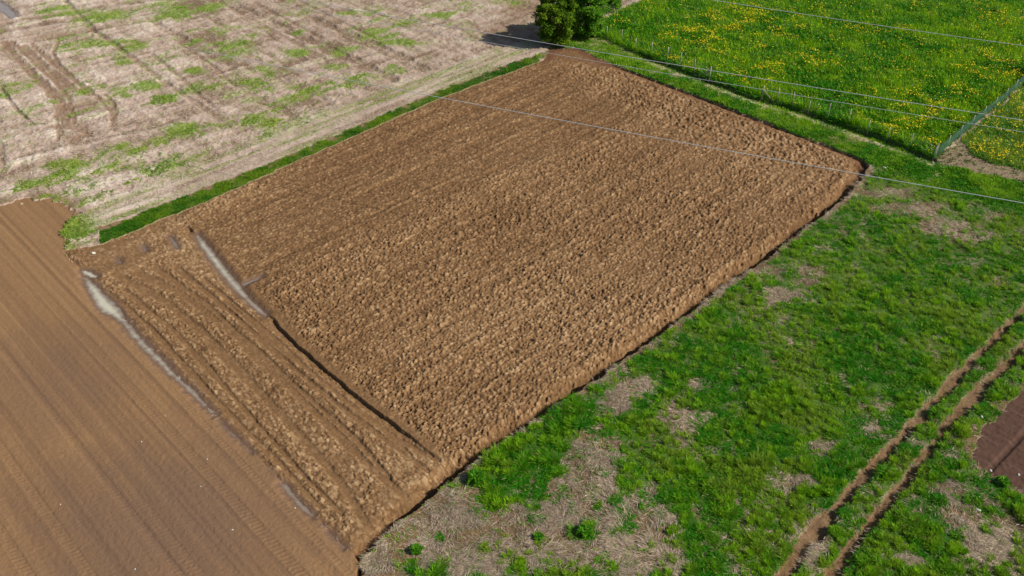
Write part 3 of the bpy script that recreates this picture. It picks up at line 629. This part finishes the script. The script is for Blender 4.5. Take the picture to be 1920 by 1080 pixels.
# ---- trees
def tree(label, u, v, height, radius, c0, c1, nclump=70, nleaf=230, seed=1, low=0.12, stems=3, group=None):
    r = np.random.default_rng(seed); bx, by, _ = at(u, v)
    root = empty('tree', (bx, by, 0.0)); tag(root, label, 'tree', group)
    shapes = []
    for s in range(stems):
        a = s*2*math.pi/max(1, stems) + r.random()*1.2; off = 0.32 if stems > 1 else 0
        p0 = Vector((math.cos(a)*off, math.sin(a)*off, -0.1)); lean = radius*0.35
        p = [p0, p0+Vector((math.cos(a)*lean*.25, math.sin(a)*lean*.25, height*.25)), p0+Vector((math.cos(a)*lean*.7, math.sin(a)*lean*.7, height*.52)), p0+Vector((math.cos(a)*lean, math.sin(a)*lean, height*.85))]
        shapes.append(tube(p, [.12, .09, .06, .02]))
        for j in range(5):
            q = p[1].lerp(p[2], 0.2+0.18*j); aa = r.random()*6.28; ln = radius*(0.55+0.3*r.random())
            shapes.append(tube([q, q+Vector((math.cos(aa)*ln*.5, math.sin(aa)*ln*.5, ln*.35)), q+Vector((math.cos(aa)*ln, math.sin(aa)*ln, ln*.55))], [.04, .025, .01], 5))
    solid('trunk', shapes, M_BARK, root)
    # crown: clumps spread through an uneven volume
    cl = []
    while len(cl) < nclump:
        t = r.random(); zz_ = low*height + t*(1-low)*height*0.97
        prof = radius*(0.74 + 0.34*math.sin(min(1, t*1.15)*math.pi*0.85))*(1 if t < 0.75 else 1-1.6*(t-0.75)**1.2)
        a = r.random()*6.283; rr = prof*(0.35+0.75*math.sqrt(r.random()))*(0.85+0.3*math.sin(3*a+seed)*0.5)
        cl.append((math.cos(a)*rr, math.sin(a)*rr, zz_, radius*(0.10+0.20*r.random()), r.random()))
    cl = np.array(cl); n_ = nclump*nleaf; ci = np.repeat(np.arange(nclump), nleaf)
    d = r.normal(size=(n_, 3)); d /= np.linalg.norm(d, axis=1)[:, None]; d *= (cl[ci, 3]*r.random(n_)**0.4)[:, None]; d[:, 2] *= 0.85
    pos = cl[ci, :3] + d
    L = 0.14+0.18*r.random(n_); W = 0.09+0.09*r.random(n_); az = r.random(n_)*6.283; el = (r.random(n_)-0.35)*1.5
    keep = pos[:, 2] > 0.1
    col = jit(lerp(c0, c1, np.clip(cl[ci, 4]*0.7+r.random(n_)*0.4, 0, 1)), .25)
    o_ = kites('crown', pos[keep, 0], pos[keep, 1], pos[keep, 2], L[keep], W[keep], el[keep], col[keep], M_LEAF, az=az[keep], kind=None)
    o_.parent = root
    return root
tree('bushy olive green tree casting a dark shadow at the field corner', 1041, 82, 5.3, 1.80, (.050, .140, .010), (.250, .380, .024), 150, 230, 3, 0.05)
tree('bright green tree growing behind the olive green tree by the meadow fence', 1094, 66, 5.2, 2.25, (.060, .200, .012), (.210, .420, .028), 150, 240, 5, 0.05)
tree('small bright green tree at the top edge nearest the yellow flowers', 1138, 20, 3.6, 1.45, (.060, .200, .012), (.200, .410, .028), 80, 180, 8, 0.08)
tree('bush outside the meadow whose shadow falls across the green netting', 1996, 146, 3.4, 1.35, (.030, .080, .010), (.080, .150, .016), 50, 160, 9, 0.05)

# ---- fences
def zat(x, y):
    t = (H*CP - y*SP)      # invert the survey
    b_ = (H*CP - y*SP)/(y*CP + H*SP) if True else 0
    v_ = 540 + FPX*b_; tt = H/(SP+CP*b_); u_ = 960 + FPX*x/tt
    iu = int(np.clip(np.searchsorted(U1, u_), 0, NU-1)); iv = int(np.clip(np.searchsorted(V1, v_), 0, NV-1)); return float(Z[iv, iu])
def fence(label, posts, wood_ends, h=1.45, braces=(), group=None):
    pts = [at(u, v) for u, v in posts]; ox, oy, _ = pts[0]
    root = empty('wire_fence', (ox, oy, 0)); tag(root, label, 'fence', group)
    loc = [Vector((x-ox, y-oy, zat(x, y))) for x, y, _ in pts]
    for i_, p in enumerate(loc):
        wood = i_ in wood_ends; lean = Vector(((random.random()-.5)*.12, (random.random()-.5)*.12, 0)); hh = h*(1.08 if wood else 0.94+0.12*random.random())
        solid('post', [tube([p+Vector((0, 0, -.25)), p+lean*.5+Vector((0, 0, hh*.5)), p+lean+Vector((0, 0, hh))], [.085, .08, .075] if wood else [.034, .034, .03], 8 if wood else 5)], M_POST if wood else M_STEEL, root)
    for i_, j_ in braces:
        a, b_ = loc[i_], loc[j_] if j_ >= 0 else loc[i_]*2-loc[-j_]
        d = (b_-a).normalized()
        solid('brace', [tube([a+Vector((0, 0, h*.8)), a+d*1.05+Vector((0, 0, .03))], [.05, .045], 6)], M_POST, root)
    for zz_ in (0.28, 0.62, 0.95, 1.25):
        solid('wire', [tube([p+Vector((0, 0, zz_)) for p in loc], [.006]*len(loc), 4)], M_WIRE, root)
    return root
fence('thin post and wire fence in front of the meadow, nearer the trees', [(1088, 69), (1112, 68), (1138, 74), (1165, 80), (1191, 97), (1221, 108), (1250, 117), (1276, 126), (1301, 138), (1329, 149)], {9}, 1.45, [(9, 8)], 'wire fences round the meadow')
fence('thin post and wire fence running to the green netting, with a braced wooden first post', [(1428, 185), (1457, 191), (1485, 201), (1515, 211), (1551, 223), (1588, 234), (1626, 249), (1664, 261), (1705, 278), (1749, 297)], {0}, 1.4, [(0, 1)], 'wire fences round the meadow')
fence('wire fence going back from the trees along the flowery meadow edge', [(1112, 58), (1134, 40), (1157, 20), (1183, 2), (1208, -16), (1236, -36)], set(), 1.5, (), 'wire fences round the meadow')

def net_fence(label, line, h=1.0):
    pts = [at(u, v) for u, v in line]; ox, oy, _ = pts[0]; root = empty('net_fence', (ox, oy, 0)); tag(root, label, 'fence')
    loc = [Vector((x-ox, y-oy, 0)) for x, y, _ in pts]
    seg = [0]
    for a, b_ in zip(loc[:-1], loc[1:]): seg.append(seg[-1]+(b_-a).length)
    def along(s):
        for k_ in range(len(loc)-1):
            if s <= seg[k_+1] or k_ == len(loc)-2: return loc[k_].lerp(loc[k_+1], (s-seg[k_])/(seg[k_+1]-seg[k_]))
    tot = seg[-1]; s = 0.0
    while s < tot:
        p = along(s); solid('post', [tube([p+Vector((0, 0, -.2)), p+Vector((0, 0, h*1.12 if s > 0 else h*1.3))], [.035, .03] if s > 0 else [.07, .06], 7)], M_STEEL if s > 0 else M_POST, root); s += 2.4
    # woven netting: flat threads 2 cm wide, 6 cm apart
    shapes = []; m = int(tot/0.11)
    for k_ in range(m):
        p = along(k_*0.11); sag = 0.03*math.sin(k_*0.35); d = (along(min(tot, k_*.11+.05))-p).normalized(); a = d*0.011; nrm = Vector((-d.y, d.x, 0))*0.004
        q0, q1 = p+Vector((0, 0, 0.03)), p+Vector((0, 0, h+sag))
        vs = [q0-a-nrm, q0+a-nrm, q0+a+nrm, q0-a+nrm, q1-a-nrm, q1+a-nrm, q1+a+nrm, q1-a+nrm]
        shapes.append((vs, [(0, 1, 5, 4), (1, 2, 6, 5), (2, 3, 7, 6), (3, 0, 4, 7), (4, 5, 6, 7)]))
    for j in range(int(h/0.13)):
        zz_ = 0.04+j*0.13; n_ = int(tot/0.5); pp_ = [along(tot*t/n_)+Vector((0, 0, zz_+0.02*math.sin(t*1.7))) for t in range(n_+1)]
        shapes.append(tube(pp_, [.008]*len(pp_), 4))
    solid('netting', shapes, M_NET, root, False); return root
net_fence('green net fence slanting up between the two flowery meadows', NET)

# ---- overhead cables (they hang between poles beyond both edges of the view)
def cable(label, p0, p1, z, ext0=0.6, ext1=0.6, r_=0.02):
    a = Vector(at(*p0, z)); b_ = Vector(at(*p1, z)); d = b_-a; a2, b2 = a-d*ext0, b_+d*ext1
    n_ = 40; pts = []
    for k_ in range(n_+1):
        t = k_/n_; p = a2.lerp(b2, t); p.z -= 0.35*(1-(2*t-1)**2) - 0.25; pts.append(p)
    mid = a2; o_ = solid('overhead_cable', [tube([p-mid for p in pts], [r_]*len(pts), 6)], M_CABLE); o_.location = mid; tag(o_, label, 'cable', 'overhead cables')
cable('single cable crossing high over the far flowery meadow', (1340, 0), (1920, 85), 9.0)
cable('upper of the close pair of cables passing the olive green tree', (935, 65), (1920, 225), 9.0)
cable('lower of the close pair of cables passing the olive green tree', (960, 87), (1920, 247), 9.0, r_=0.014)
cable('cable nearest the camera crossing over the ploughed soil', (840, 185), (1920, 380), 9.0)

# ---- stones, lone weeds
def stone(label, u, v, size, seed, mat=None):
    import bmesh
    bm = bmesh.new(); bmesh.ops.create_icosphere(bm, subdivisions=3, radius=1)
    r = random.Random(seed); planes = [(Vector((r.gauss(0, 1), r.gauss(0, 1), r.gauss(0, 1))).normalized(), 0.55+0.3*r.random()) for _ in range(9)]
    sx, sy, sz = size*(0.8+0.5*r.random()), size*(0.6+0.4*r.random()), size*(0.45+0.25*r.random())
    for q in bm.verts:
        for nrm, dd in planes:
            e = q.co.dot(nrm)-dd
            if e > 0: q.co -= nrm*e
        q.co = Vector((q.co.x*sx, q.co.y*sy, q.co.z*sz))
    me = bpy.data.meshes.new('stone'); bm.to_mesh(me); bm.free(); me.materials.append(mat or M_STONE)
    for p in me.polygons: p.use_smooth = True
    o_ = link(bpy.data.objects.new('stone', me)); x, y, _ = at(u, v); o_.location = (x, y, zat(x, y)+sz*0.35); o_.rotation_euler = (0, 0, r.random()*6); tag(o_, label, 'stone', 'loose pale stones')
stone('white stone on the orange bare patch near the dark seedbed', 1833, 958, 0.13, 1)
stone('white stone beside the upper corner of the dark seedbed', 1840, 783, 0.10, 2)
stone('white stone on the verge grass by the far corner of the ploughed field', 1658, 315, 0.18, 3)
stone('pale stone on mud below the ragged end of the grass strip', 175, 474, 0.13, 4)
stone('pale stone on dark soil near the seedbed corner', 1859, 880, 0.08, 5)
stone('pale stone lying alone inside the dark seedbed', 1910, 890, 0.07, 6)
for k_, (u, v, s_, lab) in enumerate([(265, 828, .05, 'tiny pale stone on tilled soil beside the uppermost tyre tread'), (389, 861, .05, 'tiny pale stone on tilled soil closest to the middle of the field edge'), (436, 993, .045, 'tiny pale stone on tilled soil between two tread lines low down'),
                                     (113, 946, .05, 'tiny pale stone on tilled soil, second from the lower corner'), (253, 1067, .05, 'tiny pale stone on damp tilled soil at the bottom edge'), (553, 951, .045, 'tiny pale stone on tilled soil by the short bright puddle'),
                                     (376, 912, .04, 'tiny pale stone on tilled soil in the middle of the smooth lines'), (310, 780, .04, 'tiny pale stone on tilled soil above the others near the long puddle')]):
    stone(lab, u, v, s_, 20+k_)
def weed(label, u, v, h, n_, seed, c0=(.035, .18, .008), c1=(.15, .38, .014)):
    r = np.random.default_rng(seed); x, y, _ = at(u, v); root = empty('weed', (x, y, zat(x, y))); tag(root, label, 'weed', 'lone leafy weeds')
    rad = h*1.0; a = r.random(n_)*6.283; rr = rad*np.sqrt(r.random(n_))*(0.62+0.38*np.cos(3*a+seed)*np.sin(2*a+seed*.7)); zz_ = h*(1-(rr/rad)**2*0.7)*(0.35+0.65*r.random(n_))
    o_ = kites('foliage', rr*np.cos(a), rr*np.sin(a), zz_, 0.08+0.10*r.random(n_), 0.05+0.05*r.random(n_), (r.random(n_)-0.2)*0.9, jit(lerp(c0, c1, r.random(n_)), .25), M_LEAF, az=a+(r.random(n_)-.5), kind=None); o_.parent = root
    solid('stem', [tube([(0, 0, -.05), (0.02*math.cos(j), 0.02*math.sin(j), h*.4), (rad*.5*math.cos(j), rad*.5*math.sin(j), h*.75)], [.012, .009, .005], 5) for j in range(5)], M_NETSTEM, root)
M_NETSTEM = plain('green_stem', (.05, .10, .02), (.10, .15, .04), 8, 0.7)
weed('leafy weed standing apart at the lower end of the lush patch by the bank', 893, 905, .55, 900, 31)
weed('round leafy weed alone in the straw near the bottom edge', 1096, 1004, .42, 700, 32)
weed('small weed on bare earth close to the foot of the turf bank', 780, 1036, .3, 350, 33)
weed('small bright weed tuft to the lower left of the round leafy weed', 1008, 1010, .22, 250, 34)
weed('dark leafy weed at the edge of the seedbed corner', 1878, 908, .35, 450, 35)
